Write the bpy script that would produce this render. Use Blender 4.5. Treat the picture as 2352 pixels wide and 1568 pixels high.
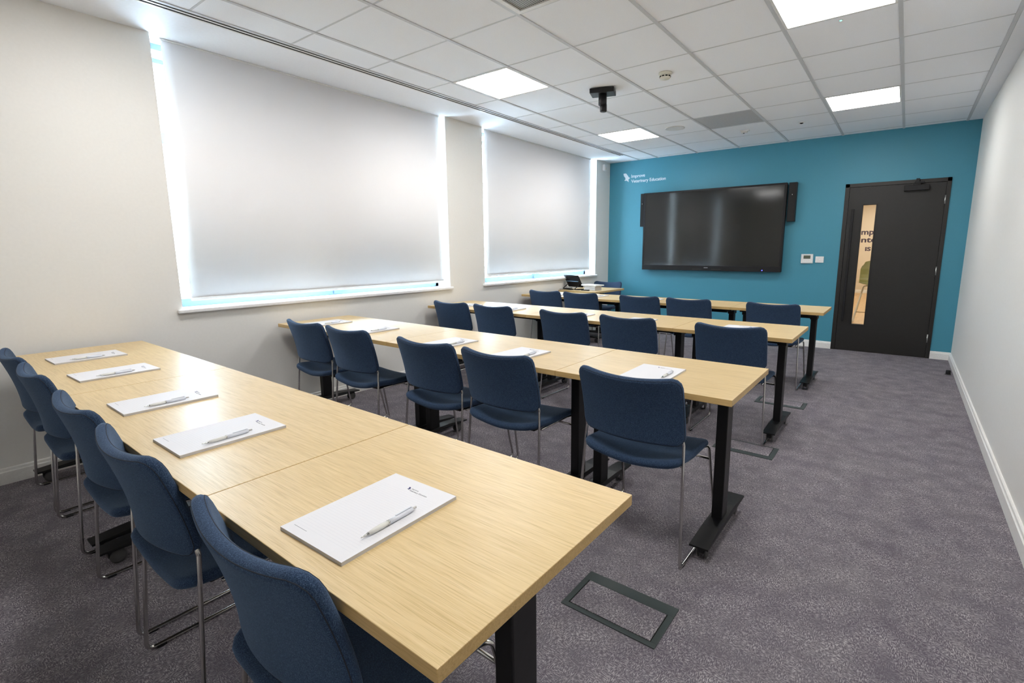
import bpy, bmesh, math, random
from mathutils import Vector, Matrix

for o in list(bpy.data.objects):
    bpy.data.objects.remove(o, do_unlink=True)
scn = bpy.context.scene
COL = scn.collection
PI = math.pi

# ------------------------------------------------------------------ camera
CAM = (3.9993, 0.0, 1.2999)
YAW, PITCH, ROLL, FPX = 0.6415, 0.1662, -0.0050, 1132.42
cam = bpy.data.cameras.new('camera')
cam.sensor_fit = 'HORIZONTAL'
cam.sensor_width = 36.0
cam.lens = FPX / 2352.0 * 36.0
cam.shift_x = -50.82 / 2352.0
cam.shift_y = -19.94 / 2352.0
cam.clip_start = 0.02
cam.clip_end = 100
cob = bpy.data.objects.new('camera', cam)
COL.objects.link(cob)
cy, sy, cp, sp = math.cos(YAW), math.sin(YAW), math.cos(PITCH), math.sin(PITCH)
fw = Vector((-sy * cp, cy * cp, -sp)); rt = Vector((cy, sy, 0)); up = rt.cross(fw)
r2 = math.cos(ROLL) * rt + math.sin(ROLL) * up
u2 = -math.sin(ROLL) * rt + math.cos(ROLL) * up
m = Matrix.Identity(4)
for i in range(3):
    m[i][0], m[i][1], m[i][2], m[i][3] = r2[i], u2[i], -fw[i], CAM[i]
cob.matrix_world = m
scn.camera = cob

# ------------------------------------------------------------------ world and exposure
PANEL = 12.0            # radiance of the LED ceiling panels
SKY = 20.0              # overcast sky seen past the blinds
w = bpy.data.worlds.new('world'); scn.world = w; w.use_nodes = True
bg = w.node_tree.nodes['Background']
bg.inputs[0].default_value = (0.70, 0.85, 1.0, 1)
bg.inputs[1].default_value = SKY
vs = scn.view_settings
vs.view_transform = 'Standard'; vs.look = 'None'; vs.gamma = 1.0; vs.use_curve_mapping = False
vs.exposure = 1.0

# ------------------------------------------------------------------ materials
def srgb(r, g, b):
    f = lambda c: (c / 255 / 12.92) if c / 255 <= .04045 else ((c / 255 + .055) / 1.055) ** 2.4
    return (f(r), f(g), f(b), 1)

class NT:
    def __init__(s, name):
        s.m = bpy.data.materials.new(name); s.m.use_nodes = True
        s.t = s.m.node_tree; s.b = s.t.nodes['Principled BSDF']
    def n(s, kind, **kw):
        x = s.t.nodes.new(kind)
        for k, v in kw.items(): setattr(x, k, v)
        return x
    def l(s, a, b): s.t.links.new(a, b)
    def coord(s, scale=(1, 1, 1), rot=(0, 0, 0), rnd=False):
        tc = s.n('ShaderNodeTexCoord'); mp = s.n('ShaderNodeMapping')
        mp.inputs['Scale'].default_value = scale; mp.inputs['Rotation'].default_value = rot
        s.l(tc.outputs['Object'], mp.inputs['Vector'])
        if rnd:
            oi = s.n('ShaderNodeObjectInfo'); mul = s.n('ShaderNodeMath', operation='MULTIPLY'); mul.inputs[1].default_value = 37.0
            s.l(oi.outputs['Random'], mul.inputs[0]); s.l(mul.outputs[0], mp.inputs['Location'])
        return mp.outputs[0]
    def noise(s, vec, scale, detail=2, rough=.5):
        x = s.n('ShaderNodeTexNoise'); x.inputs['Scale'].default_value = scale
        x.inputs['Detail'].default_value = detail; x.inputs['Roughness'].default_value = rough
        s.l(vec, x.inputs['Vector']); return x.outputs[0]
    def ramp(s, fac, stops):
        x = s.n('ShaderNodeValToRGB'); e = x.color_ramp.elements
        e[0].position, e[0].color = stops[0]; e[1].position, e[1].color = stops[-1]
        for p, c in stops[1:-1]:
            q = e.new(p); q.color = c
        s.l(fac, x.inputs[0]); return x.outputs[0]
    def math(s, op, a, b=None):
        x = s.n('ShaderNodeMath', operation=op)
        for i, v in enumerate((a, b)):
            if v is None: continue
            if isinstance(v, (int, float)): x.inputs[i].default_value = v
            else: s.l(v, x.inputs[i])
        return x.outputs[0]
    def mix(s, f, a, b):
        x = s.n('ShaderNodeMix', data_type='RGBA')
        for sock, v in ((x.inputs[0], f), (x.inputs[6], a), (x.inputs[7], b)):
            if hasattr(v, 'is_output'): s.l(v, sock)
            else: sock.default_value = v
        return x.outputs[2]
    def bump(s, h, strength=.2, dist=.001):
        x = s.n('ShaderNodeBump'); x.inputs['Strength'].default_value = strength; x.inputs['Distance'].default_value = dist
        s.l(h, x.inputs['Height']); s.l(x.outputs[0], s.b.inputs['Normal'])
    def set(s, color=None, rough=None, metal=None, **kw):
        if color is not None:
            if hasattr(color, 'is_output'): s.l(color, s.b.inputs['Base Color'])
            else: s.b.inputs['Base Color'].default_value = color
        if rough is not None: s.b.inputs['Roughness'].default_value = rough
        if metal is not None: s.b.inputs['Metallic'].default_value = metal
        for k, v in kw.items(): s.b.inputs[k.replace('_', ' ')].default_value = v
        return s.m

def paint(name, c, rough=.6, grain=90, amt=.04):
    t = NT(name); v = t.coord()
    n = t.noise(v, grain, 3)
    hi = tuple(min(1, x * (1 + amt)) for x in c[:3]) + (1,); lo = tuple(x * (1 - amt) for x in c[:3]) + (1,)
    col = t.ramp(n, [(.3, lo), (.7, hi)])
    t.bump(n, .05, .0005)
    return t.set(col, rough)

def plastic(name, c, rough=.4, spec=.5, metal=0):
    t = NT(name); v = t.coord(); n = t.noise(v, 60, 2)
    lo = tuple(x * .94 for x in c[:3]) + (1,)
    t.l(t.math('ADD', t.math('MULTIPLY', n, .08), rough - .04), t.b.inputs['Roughness'])
    return t.set(t.ramp(n, [(.3, lo), (.7, c)]), None, metal, Specular_IOR_Level=spec)

M = {}
M['wall'] = paint('wall_paint', (.785, .77, .735, 1), .55, 60, .012)
M['teal'] = paint('teal_wall_paint', (.056, .265, .365, 1), .5, 70, .02)
M['trim'] = paint('white_trim_paint', (.82, .81, .78, 1), .35)
M['ceil'] = paint('ceiling_paint', (.885, .905, .95, 1), .7, 60, .015)
M['tile'] = paint('ceiling_tile_mineral', (.885, .91, .955, 1), .85, 220, .03)  # cool tint: bluish daylight and bounce put into the tile colour
M['bar'] = plastic('ceiling_grid_metal', (.60, .62, .65, 1), .5)
M['black'] = plastic('black_powder_coat', (.0045, .0045, .0055, 1), .42, .35)
M['blackp'] = plastic('black_plastic', (.006, .006, .0075, 1), .5, .35)
M['rubber'] = plastic('grey_rubber', (.06, .06, .062, 1), .6)
M['white'] = plastic('white_plastic', (.80, .80, .79, 1), .35)
M['cream'] = plastic('cream_plastic', (.76, .74, .64, 1), .4)
M['slot'] = plastic('dark_slot', (.004, .004, .003, 1), .9)
M['chrome'] = plastic('chrome_steel', (.62, .61, .59, 1), .16, .5, 1)
M['steel'] = plastic('brushed_steel', (.55, .54, .52, 1), .35, .5, 1)
M['door'] = paint('dark_door_laminate', (.011, .010, .009, 1), .5, 40, .1)
M['doorframe'] = paint('dark_door_frame', (.013, .0118, .0105, 1), .45, 40, .1)
M['floorbox'] = plastic('grey_green_floor_box_plastic', (.045, .058, .058, 1), .45)
M['alu'] = plastic('backlit_blue_window_aluminium', (.10, .16, .23, 1), .45)  # pale grey frame; its backlit blue shade is put into the colour
M['sill'] = plastic('white_window_board', (.86, .86, .86, 1), .3)
M['greyprint'] = plastic('grey_print_ink', (.30, .30, .33, 1), .7)
M['inkprint'] = plastic('navy_print_ink', (.05, .05, .16, 1), .7)
M['whiteprint'] = plastic('white_vinyl_lettering', (.72, .80, .86, 1), .5)
M['purpleprint'] = plastic('plum_vinyl_lettering', (.035, .015, .05, 1), .6)
M['lcd'] = plastic('lcd_display', (.10, .115, .085, 1), .2)
M['bluefab'] = None

def wood_mat(name, k):
    t = NT(name)
    v = t.coord((1.2, 26, 26), rnd=True)
    g1 = t.noise(v, 6.0, 6, .65)
    v2 = t.coord((2.5, 150, 150), rnd=True)
    g2 = t.noise(v2, 3.5, 3, .6)
    v3 = t.coord((.5, 3.0, 3.0), rnd=True)
    g3 = t.noise(v3, 2.5, 2)
    mul = lambda c: tuple(x_ * y_ for x_, y_ in zip(c, k)) + (1,)
    a = t.ramp(g1, [(.25, mul((.58, .415, .195))), (.5, mul((.69, .515, .27))), (.78, mul((.76, .59, .345)))])
    d = t.ramp(g2, [(.32, (.70, .66, .58, 1)), (.48, (1, 1, 1, 1)), (1, (1.0, 1.0, 1.0, 1))])
    e = t.ramp(g3, [(.3, (.94, .93, .90, 1)), (.7, (1, 1, 1, 1))])
    x = t.n('ShaderNodeMix', data_type='RGBA', blend_type='MULTIPLY'); x.inputs[0].default_value = .75
    t.l(a, x.inputs[6]); t.l(d, x.inputs[7])
    y = t.n('ShaderNodeMix', data_type='RGBA', blend_type='MULTIPLY'); y.inputs[0].default_value = 1
    t.l(x.outputs[2], y.inputs[6]); t.l(e, y.inputs[7])
    t.bump(g2, .12, .0004)
    return t.set(y.outputs[2], .36)
M['oak'] = wood_mat('light_oak_laminate', (1, 1, 1))
M['oakedge'] = wood_mat('shaded_oak_edge_band', (.86, .78, .62))  # darker edge banding, part of it side shade put into the colour

def fabric_mat():
    t = NT('navy_woven_fabric')
    v = t.coord((420, 420, 900)); n1 = t.noise(v, 1.0, 2, .6)
    v2 = t.coord((900, 900, 260)); n2 = t.noise(v2, 1.0, 2, .6)
    v3 = t.coord(); n3 = t.noise(v3, 9, 2)
    f = t.math('MULTIPLY', t.math('ADD', n1, n2), .5)
    c = t.ramp(f, [(.36, (.007, .016, .042, 1)), (.5, (.020, .043, .094, 1)), (.66, (.080, .132, .220, 1))])
    c2 = t.ramp(n3, [(.3, (.9, .9, .9, 1)), (.7, (1, 1, 1, 1))])
    x = t.n('ShaderNodeMix', data_type='RGBA', blend_type='MULTIPLY'); x.inputs[0].default_value = 1
    t.l(c, x.inputs[6]); t.l(c2, x.inputs[7])
    t.bump(f, .5, .0012)
    mm = t.set(x.outputs[2], .85, Specular_IOR_Level=.25)
    t.b.inputs['Sheen Weight'].default_value = .22
    t.b.inputs['Sheen Roughness'].default_value = .45
    t.b.inputs['Sheen Tint'].default_value = (.45, .65, .95, 1)
    return mm
M['fabric'] = fabric_mat()
M['piping'] = plastic('dark_seam_thread', (.010, .016, .03, 1), .8)

def carpet_mat():
    t = NT('grey_woven_carpet')
    va = t.coord((85, 330, 1)); vb = t.coord((330, 85, 1)); vm = t.coord((26, 26, 1)); vl = t.coord((3, 3, 1)); vf = t.coord((1, 1, 1))
    a = t.noise(va, 1.0, 2, .55); b = t.noise(vb, 1.0, 2, .55); mk = t.noise(vm, 1.0, 2); lo = t.noise(vl, 1.0, 3)
    fine = t.noise(vf, 700, 1)
    mkc = t.ramp(mk, [(.44, (0, 0, 0, 1)), (.56, (1, 1, 1, 1))])
    dash = t.mix(mkc, a, b)
    fl = t.ramp(dash, [(.46, (0, 0, 0, 1)), (.64, (1, 1, 1, 1))])
    fl2 = t.math('MULTIPLY', fl, t.ramp(t.noise(t.coord((9, 9, 1)), 1.0, 3), [(.28, (.25, .25, .25, 1)), (.68, (1, 1, 1, 1))]))
    base = t.ramp(lo, [(.3, (.118, .104, .128, 1)), (.7, (.146, .132, .150, 1))])
    bf = t.ramp(fine, [(.3, (.80, .80, .80, 1)), (.7, (1.1, 1.1, 1.1, 1))])
    x = t.n('ShaderNodeMix', data_type='RGBA', blend_type='MULTIPLY'); x.inputs[0].default_value = 1
    t.l(base, x.inputs[6]); t.l(bf, x.inputs[7])
    c = t.mix(fl2, x.outputs[2], (.46, .43, .44, 1))
    t.bump(dash, .4, .002)
    return t.set(c, .95, Specular_IOR_Level=.1)
M['carpet'] = carpet_mat()

def blind_mat():
    t = NT('off_white_blind_fabric')
    v = t.coord((1, 500, 500)); n = t.noise(v, 1.0, 2)
    c = t.ramp(n, [(.3, (.83, .80, .79, 1)), (.7, (.87, .84, .83, 1))])
    d = t.n('ShaderNodeBsdfDiffuse'); tr = t.n('ShaderNodeBsdfTranslucent'); mx = t.n('ShaderNodeMixShader')
    mx.inputs[0].default_value = .070
    t.l(c, d.inputs[0]); tr.inputs[0].default_value = (.86, .82, .80, 1)
    t.l(d.outputs[0], mx.inputs[1]); t.l(tr.outputs[0], mx.inputs[2])
    t.l(mx.outputs[0], t.t.nodes['Material Output'].inputs[0])
    return t.m
M['blind'] = blind_mat()

def glass_mat(name, tint):
    t = NT(name)
    g = t.n('ShaderNodeBsdfGlossy'); g.inputs['Roughness'].default_value = .02
    tr = t.n('ShaderNodeBsdfTransparent'); tr.inputs[0].default_value = tint
    lw = t.n('ShaderNodeLayerWeight')
    fac = t.math('ADD', t.math('MULTIPLY', t.math('POWER', lw.outputs['Facing'], 5.0), .95), .04)
    lw.inputs[0].default_value = .5
    mx = t.n('ShaderNodeMixShader')
    t.l(fac, mx.inputs[0]); t.l(tr.outputs[0], mx.inputs[1]); t.l(g.outputs[0], mx.inputs[2])
    t.l(mx.outputs[0], t.t.nodes['Material Output'].inputs[0])
    return t.m
M['glass'] = glass_mat('window_glass', (.93, .97, .98, 1))

def emit_mat(name, c, s):
    t = NT(name); v = t.coord(); n = t.noise(v, 3, 1)
    e = t.n('ShaderNodeEmission'); e.inputs[1].default_value = s
    lo = tuple(x * .97 for x in c[:3]) + (1,)
    t.l(t.ramp(n, [(.3, lo), (.7, c)]), e.inputs[0])
    t.l(e.outputs[0], t.t.nodes['Material Output'].inputs[0])
    return t.m
M['panel'] = emit_mat('led_panel_diffuser', (1.0, .985, .965, 1), PANEL)
M['hallpanel'] = emit_mat('warm_hall_light_diffuser', (1.0, .84, .66, 1), 10.0)
M['greenled'] = emit_mat('green_indicator', (.1, 1.0, .75, 1), 4.0)
M['blueled'] = emit_mat('blue_indicator', (.05, .05, 1.0, 1), 6.0)

def screen_mat():
    t = NT('matt_black_screen_glass'); v = t.coord(); n = t.noise(v, 400, 1)
    t.bump(n, .03, .0003)
    return t.set(t.ramp(n, [(.3, (.011, .012, .0115, 1)), (.7, (.015, .016, .015, 1))]), .10, Specular_IOR_Level=.5)
M['screen'] = screen_mat()

def perforated(name, metal, hole, pitch, thr):
    t = NT(name); v = t.coord((2 * PI / pitch,) * 3)
    sx = t.n('ShaderNodeSeparateXYZ'); t.l(v, sx.inputs[0])
    s = t.math('ADD', t.math('SINE', sx.outputs[0]), t.math('SINE', sx.outputs[1]))
    f = t.math('GREATER_THAN', s, thr)
    return t.set(t.mix(f, metal, hole), .5)
M['grille'] = perforated('perforated_grey_grille', (.62, .62, .64, 1), (.24, .24, .25, 1), .012, .3)
M['mesh'] = perforated('dark_mesh_grille', (.42, .42, .38, 1), (.05, .05, .045, 1), .014, .1)
M['spkmesh'] = perforated('pale_speaker_mesh', (.36, .43, .48, 1), (.20, .25, .29, 1), .006, .2)

def paper_mat():
    t = NT('ruled_white_paper'); v = t.coord()
    sx = t.n('ShaderNodeSeparateXYZ'); t.l(v, sx.inputs[0])
    fr = t.math('FRACT', t.math('MULTIPLY', sx.outputs[1], 1 / .0075))
    ln = t.math('LESS_THAN', fr, .09)
    top = t.math('LESS_THAN', sx.outputs[1], .10)
    bot = t.math('GREATER_THAN', sx.outputs[1], -.125)
    xi = t.math('LESS_THAN', t.math('ABSOLUTE', sx.outputs[0]), .092)
    f = t.math('MULTIPLY', t.math('MULTIPLY', ln, top), t.math('MULTIPLY', bot, xi))
    f = t.math('MULTIPLY', f, .35)
    return t.set(t.mix(f, (.72, .715, .74, 1), (.50, .50, .57, 1)), .6)
M['paper'] = paper_mat()
M['padside'] = plastic('grey_pad_edge', (.58, .57, .57, 1), .8)
M['pentrans'] = plastic('frosted_pen_grip', (.70, .70, .66, 1), .25)
M['penwhite'] = plastic('white_pen_barrel', (.72, .75, .82, 1), .25)
M['olive'] = plastic('olive_moulded_shell', (.27, .27, .085, 1), .4)
M['hallwall'] = paint('warm_hall_paint', (.76, .68, .56, 1), .6)
def hallfloor():
    t = NT('light_wood_floor'); v = t.coord((9, .8, 1)); n = t.noise(v, 3, 4)
    return t.set(t.ramp(n, [(.3, (.55, .36, .18, 1)), (.7, (.66, .46, .26, 1))]), .35)
M['hallfloor'] = hallfloor()

# ------------------------------------------------------------------ mesh helpers
class MB:
    def __init__(s): s.v = []; s.f = []; s.mi = []; s.sm = []
    def add(s, vs_, fs, mi=0, smooth=False):
        o = len(s.v); s.v += [tuple(p) for p in vs_]
        for f in fs: s.f.append(tuple(i + o for i in f)); s.mi.append(mi); s.sm.append(smooth)
        return s
    def box(s, x0, y0, z0, x1, y1, z1, bev=0.0, mi=0):
        b = bev
        if b <= 0:
            vs_ = [(x, y, z) for z in (z0, z1) for y in (y0, y1) for x in (x0, x1)]
            fs = [(0, 2, 3, 1), (4, 5, 7, 6), (0, 1, 5, 4), (2, 6, 7, 3), (0, 4, 6, 2), (1, 3, 7, 5)]
            return s.add(vs_, fs, mi)
        bm = bmesh.new(); bmesh.ops.create_cube(bm, size=1)
        bmesh.ops.scale(bm, vec=(x1 - x0, y1 - y0, z1 - z0), verts=bm.verts)
        bmesh.ops.translate(bm, vec=((x0 + x1) / 2, (y0 + y1) / 2, (z0 + z1) / 2), verts=bm.verts)
        bmesh.ops.bevel(bm, geom=bm.edges[:], offset=b, segments=2, profile=.5, affect='EDGES')
        return s.bm(bm, mi)
    def bm(s, bm, mi=0, smooth=False):
        bm.verts.ensure_lookup_table(); bm.verts.index_update()
        s.add([v.co[:] for v in bm.verts], [[v.index for v in f.verts] for f in bm.faces], mi, smooth); bm.free(); return s
    def lathe(s, prof, seg=24, c=(0, 0, 0), axis='z', mi=0, smooth=True):
        vs_ = []; fs = []; n = len(prof)
        for i in range(seg):
            a = 2 * PI * i / seg
            for r, h in prof:
                p = (r * math.cos(a), r * math.sin(a), h)
                if axis == 'x': p = (p[2], p[0], p[1])
                if axis == 'y': p = (p[1], p[2], p[0])
                vs_.append((p[0] + c[0], p[1] + c[1], p[2] + c[2]))
        for i in range(seg):
            j = (i + 1) % seg
            for k in range(n - 1): fs.append((i * n + k, j * n + k, j * n + k + 1, i * n + k + 1))
        fs.append(tuple(i * n for i in reversed(range(seg)))); fs.append(tuple(i * n + n - 1 for i in range(seg)))
        return s.add(vs_, fs, mi, smooth)
    def tube(s, pts, r, seg=10, closed=False, mi=0):
        P = [Vector(p) for p in pts]; n = len(P); vs_ = []; fs = []
        prev = None
        for i in range(n):
            if closed: t = (P[(i + 1) % n] - P[i - 1])
            else: t = (P[min(i + 1, n - 1)] - P[max(i - 1, 0)])
            t.normalize()
            if prev is None:
                a = Vector((0, 0, 1)) if abs(t.z) < .9 else Vector((1, 0, 0))
                u = t.cross(a).normalized()
            else:
                u = (prev - t * prev.dot(t)).normalized()
            prev = u; q = t.cross(u)
            for k in range(seg):
                a = 2 * PI * k / seg
                vs_.append(P[i] + u * r * math.cos(a) + q * r * math.sin(a))
        for i in range(n if closed else n - 1):
            j = (i + 1) % n
            for k in range(seg):
                l = (k + 1) % seg
                fs.append((i * seg + k, i * seg + l, j * seg + l, j * seg + k))
        if not closed:
            fs.append(tuple(reversed(range(seg)))); fs.append(tuple((n - 1) * seg + k for k in range(seg)))
        return s.add(vs_, fs, mi, True)
    def mesh(s, name, mats):
        me = bpy.data.meshes.new(name); me.from_pydata([tuple(v) for v in s.v], [], s.f)
        for mm in (mats if isinstance(mats, (list, tuple)) else [mats]): me.materials.append(mm)
        for p, i, q in zip(me.polygons, s.mi, s.sm): p.material_index = i; p.use_smooth = q
        me.validate(); me.update(); return me

def fillet(pts, r, seg=5):
    P = [Vector(p) for p in pts]; out = [P[0]]
    for i in range(1, len(P) - 1):
        a, b, c = P[i - 1], P[i], P[i + 1]
        d1 = (a - b).normalized(); d2 = (c - b).normalized()
        ang = d1.angle(d2); tl = min(r / math.tan(ang / 2), (a - b).length * .48, (c - b).length * .48)
        p1, p2 = b + d1 * tl, b + d2 * tl
        for k in range(seg + 1):
            t = k / seg
            out.append(p1 * (1 - t) ** 2 + b * 2 * t * (1 - t) + p2 * t ** 2)
    out.append(P[-1]); return out

def link(name, me, parent=None, loc=(0, 0, 0), rz=0.0):
    o = bpy.data.objects.new(name, me); COL.objects.link(o)
    o.location = loc; o.rotation_euler = (0, 0, rz)
    if parent is not None: o.parent = parent
    return o
def part(name, mb, mats, parent=None, loc=(0, 0, 0), rz=0.0):
    return link(name, mb.mesh(name, mats), parent, loc, rz)
def tag(o, label, cat, group=None):
    o['label'] = label; o['category'] = cat
    if group: o['group'] = group
    return o
def thing(name, label, cat, loc=(0, 0, 0), rz=0.0, group=None):
    o = bpy.data.objects.new(name, None); COL.objects.link(o); o.location = loc; o.rotation_euler = (0, 0, rz)
    o.empty_display_size = .05
    return tag(o, label, cat, group)
def struct(name, mb, mats, label=None):
    o = part(name, mb, mats); o['kind'] = 'structure'
    if label: o['label'] = label
    return o
def copy_tree(o, parent=None):
    c = o.copy(); COL.objects.link(c); c.parent = parent
    for ch in list(o.children): copy_tree(ch, c)
    return c

def text_mesh(body, mat, width=None, size=.1, extr=.0006, bold=0.0, name='lettering', xonly=False):
    cu = bpy.data.curves.new(name, 'FONT'); cu.body = body; cu.size = size; cu.extrude = extr; cu.offset = bold
    cu.resolution_u = 3
    ob = bpy.data.objects.new(name, cu); COL.objects.link(ob)
    dg = bpy.context.evaluated_depsgraph_get(); dg.update()
    me = bpy.data.meshes.new_from_object(ob.evaluated_get(dg)); me.name = name
    bpy.data.objects.remove(ob, do_unlink=True); bpy.data.curves.remove(cu)
    if width:
        xs = [v.co.x for v in me.vertices]; x0 = min(xs); k = width / (max(xs) - x0)
        for v in me.vertices: v.co.x = (v.co.x - x0) * k; v.co.y *= 1 if xonly else k
    me.materials.clear(); me.materials.append(mat); return me
BIRD = [(380, 360), (440, 358), (478, 398), (512, 448), (545, 462), (522, 480), (504, 496), (512, 552), (482, 528), (455, 514), (412, 518), (410, 502), (432, 488), (424, 450), (390, 410)]
def bird_mesh(mat, width, thick=.0012):
    k = width / 165.0
    pts = [((x - 380) * k, (552 - y) * k) for x, y in BIRD]
    bm = bmesh.new()
    f = bm.faces.new([bm.verts.new((x, y, 0)) for x, y in pts])
    r = bmesh.ops.extrude_face_region(bm, geom=[f])
    bmesh.ops.translate(bm, vec=(0, 0, thick), verts=[g for g in r['geom'] if isinstance(g, bmesh.types.BMVert)])
    bmesh.ops.recalc_face_normals(bm, faces=bm.faces)
    bmesh.ops.triangulate(bm, faces=bm.faces)
    mb = MB().bm(bm); return mb.mesh('bird_emblem', mat)

# ------------------------------------------------------------------ room shell
W, D, H, B = 4.5269, 7.4428, 2.6803, -0.75
WIN = [(1.272, 3.812), (4.382, 7.003)]
SILL = .905

struct('floor', MB().box(-.3, B - .1, -.12, W + .1, D + .12, 0), M['carpet'], 'grey woven carpet floor with pale flecks')

mb = MB()
ys = [B - .1, WIN[0][0], WIN[0][1], WIN[1][0], WIN[1][1], D + .1]
mb.box(-.25, ys[0], 0, 0, ys[5], SILL - .03)
for a, b in ((0, 1), (2, 3), (4, 5)): mb.box(-.25, ys[a], SILL - .03, 0, ys[b], 2.9)
struct('wall_left', mb, M['wall'], 'off white wall with two window openings')
struct('wall_right', MB().box(W, B - .1, 0, W + .1, D + .1, 2.9), M['wall'], 'plain off white side wall')
struct('wall_back', MB().box(-.2, B - .1, 0, W + .1, B, 2.9), M['wall'], 'plain off white back wall')

DX0, DX1, DZ = 3.313, 4.334, 2.088
mb = MB()
mb.box(0, D, 0, DX0, D + .1, 2.9); mb.box(DX1, D, 0, W, D + .1, 2.9); mb.box(DX0, D, DZ, DX1, D + .1, 2.9)
struct('wall_front', mb, M['teal'], 'teal painted front wall')

# baseboards
def skirting(name, pts_a, pts_b, normal):
    # profile: height .092, thickness .018 with a small step at the top
    prof = [(0, 0), (.018, 0), (.018, .070), (.013, .075), (.011, .088), (.006, .092), (0, .092)]
    a, b, n = Vector(pts_a), Vector(pts_b), Vector(normal)
    vs_ = []
    for p in (a, b):
        for t_, h in prof: vs_.append(p + n * t_ + Vector((0, 0, h)))
    k = len(prof)
    fs = [(i, (i + 1) % k, k + (i + 1) % k, k + i) for i in range(k)] + [tuple(reversed(range(k))), tuple(range(k, 2 * k))]
    mb = MB().add(vs_, fs)
    return struct(name, mb, M['trim'])
skirting('baseboard_left', (0, B, 0), (0, D, 0), (1, 0, 0))
skirting('baseboard_right', (W, B, 0), (W, D, 0), (-1, 0, 0))
skirting('baseboard_front', (0, D, 0), (DX0, D, 0), (0, -1, 0))
skirting('baseboard_front', (DX1, D, 0), (W, D, 0), (0, -1, 0))
skirting('baseboard_back', (0, B, 0), (W, B, 0), (0, 1, 0))

# windows: frame, mullion, transoms, panes, handles, board
def window(n, y0, y1, ymid):
    xf0, xf1 = -.235, -.185
    mb = MB()
    mb.box(xf0, y0, SILL, xf1, y0 + .045, H, .004); mb.box(xf0, y1 - .045, SILL, xf1, y1, H, .004)
    mb.box(xf0, y0, SILL, xf1, y1, SILL + .058, .004); mb.box(xf0, y0, H - .04, xf1, y1, H, .004)
    w_ = struct('window_%d' % n, mb, M['alu'])
    part('mullion', MB().box(xf0, ymid - .035, SILL + .05, xf1, ymid + .035, H - .03, .004), M['alu'], w_)
    for z0, z1 in ((2.036, 2.108), (2.556, 2.588)):
        part('transom', MB().box(xf0 + .002, y0 + .04, z0, xf1 - .002, y1 - .04, z1, .004), M['alu'], w_)
    for a, b in ((y0 + .04, ymid - .03), (ymid + .03, y1 - .04)):
        for c, d in ((SILL + .05, 2.04), (2.10, 2.56)):
            part('pane', MB().box(-.213, a, c, -.207, b, d), M['glass'], w_)
    hb = MB().box(-.186, ymid - .012, SILL + .010, -.166, ymid + .012, SILL + .075, .003).box(-.166, ymid - .012, SILL + .06, -.141, ymid + .09, SILL + .075, .003)
    part('handle', hb, M['alu'], w_)
    s = part('window_sill', MB().box(-.19, y0, SILL - .026, .0, y1, SILL, 0).box(-.002, y0 - .035, SILL - .026, .035, y1 + .025, SILL, .006), M['sill'], w_)
    return w_
window(1, *WIN[0], 2.535)
window(2, *WIN[1], 5.60)

# ceiling: slab with plaster margins; grid bars and tiles are parts
XC = [.823, 1.423, 2.012, 2.626, 3.234, 3.838, 4.400]
XS0, XS1 = .425, .515           # slot diffuser strip
R0 = 2.5213
def RY(j): return R0 + .6 * j
mb = MB()
mb.box(-.25, B - .1, 2.70, W + .1, D + .1, 2.85)
mb.box(-.25, B, H, XS0, D, 2.705)
mb.box(XC[6] + .014, B, H, W, D, 2.705)
mb.box(XS0, 6.93, H, XS1, D, 2.705)
ceil = struct('ceiling', mb, M['ceil'], 'suspended white tile ceiling with plain margins')
jmin, jmax = -6, 8
xs_all = [XS1] + XC
cells = {}
for x in xs_all:
    part('grid_bar', MB().box(x - .012, B, H - .003, x + .012, D, H + .012, .001), M['bar'], ceil)
for j in range(jmin + 1, jmax + 1):
    for k in range(len(xs_all) - 1):
        part('cross_bar', MB().box(xs_all[k] + .012, RY(j) - .006, H + .0015, xs_all[k + 1] - .012, RY(j) + .006, H + .012), M['bar'], ceil)
LIGHTS = [(1, -3), (1, 1), (1, 5), (5, -3), (5, 1), (5, 5)]      # (cell column, row)
SPECIAL = {(3, -1): 'mesh', (3, 5): 'grille'}
tile_cache = {}
for k in range(len(xs_all) - 1):
    for j in range(jmin, jmax + 1):
        if (k, j) in LIGHTS or (k, j) in SPECIAL: continue
        x0, x1 = xs_all[k] + .010, xs_all[k + 1] - .010
        y0, y1 = max(RY(j) + .0045, B), min(RY(j + 1) - .0045, D)
        if y1 - y0 < .03: continue
        key = (round(x1 - x0, 4), round(y1 - y0, 4))
        if key not in tile_cache:
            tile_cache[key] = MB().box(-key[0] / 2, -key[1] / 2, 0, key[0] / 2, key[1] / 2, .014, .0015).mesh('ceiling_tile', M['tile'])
        link('ceiling_tile', tile_cache[key], ceil, ((x0 + x1) / 2, (y0 + y1) / 2, H + .003))

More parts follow.
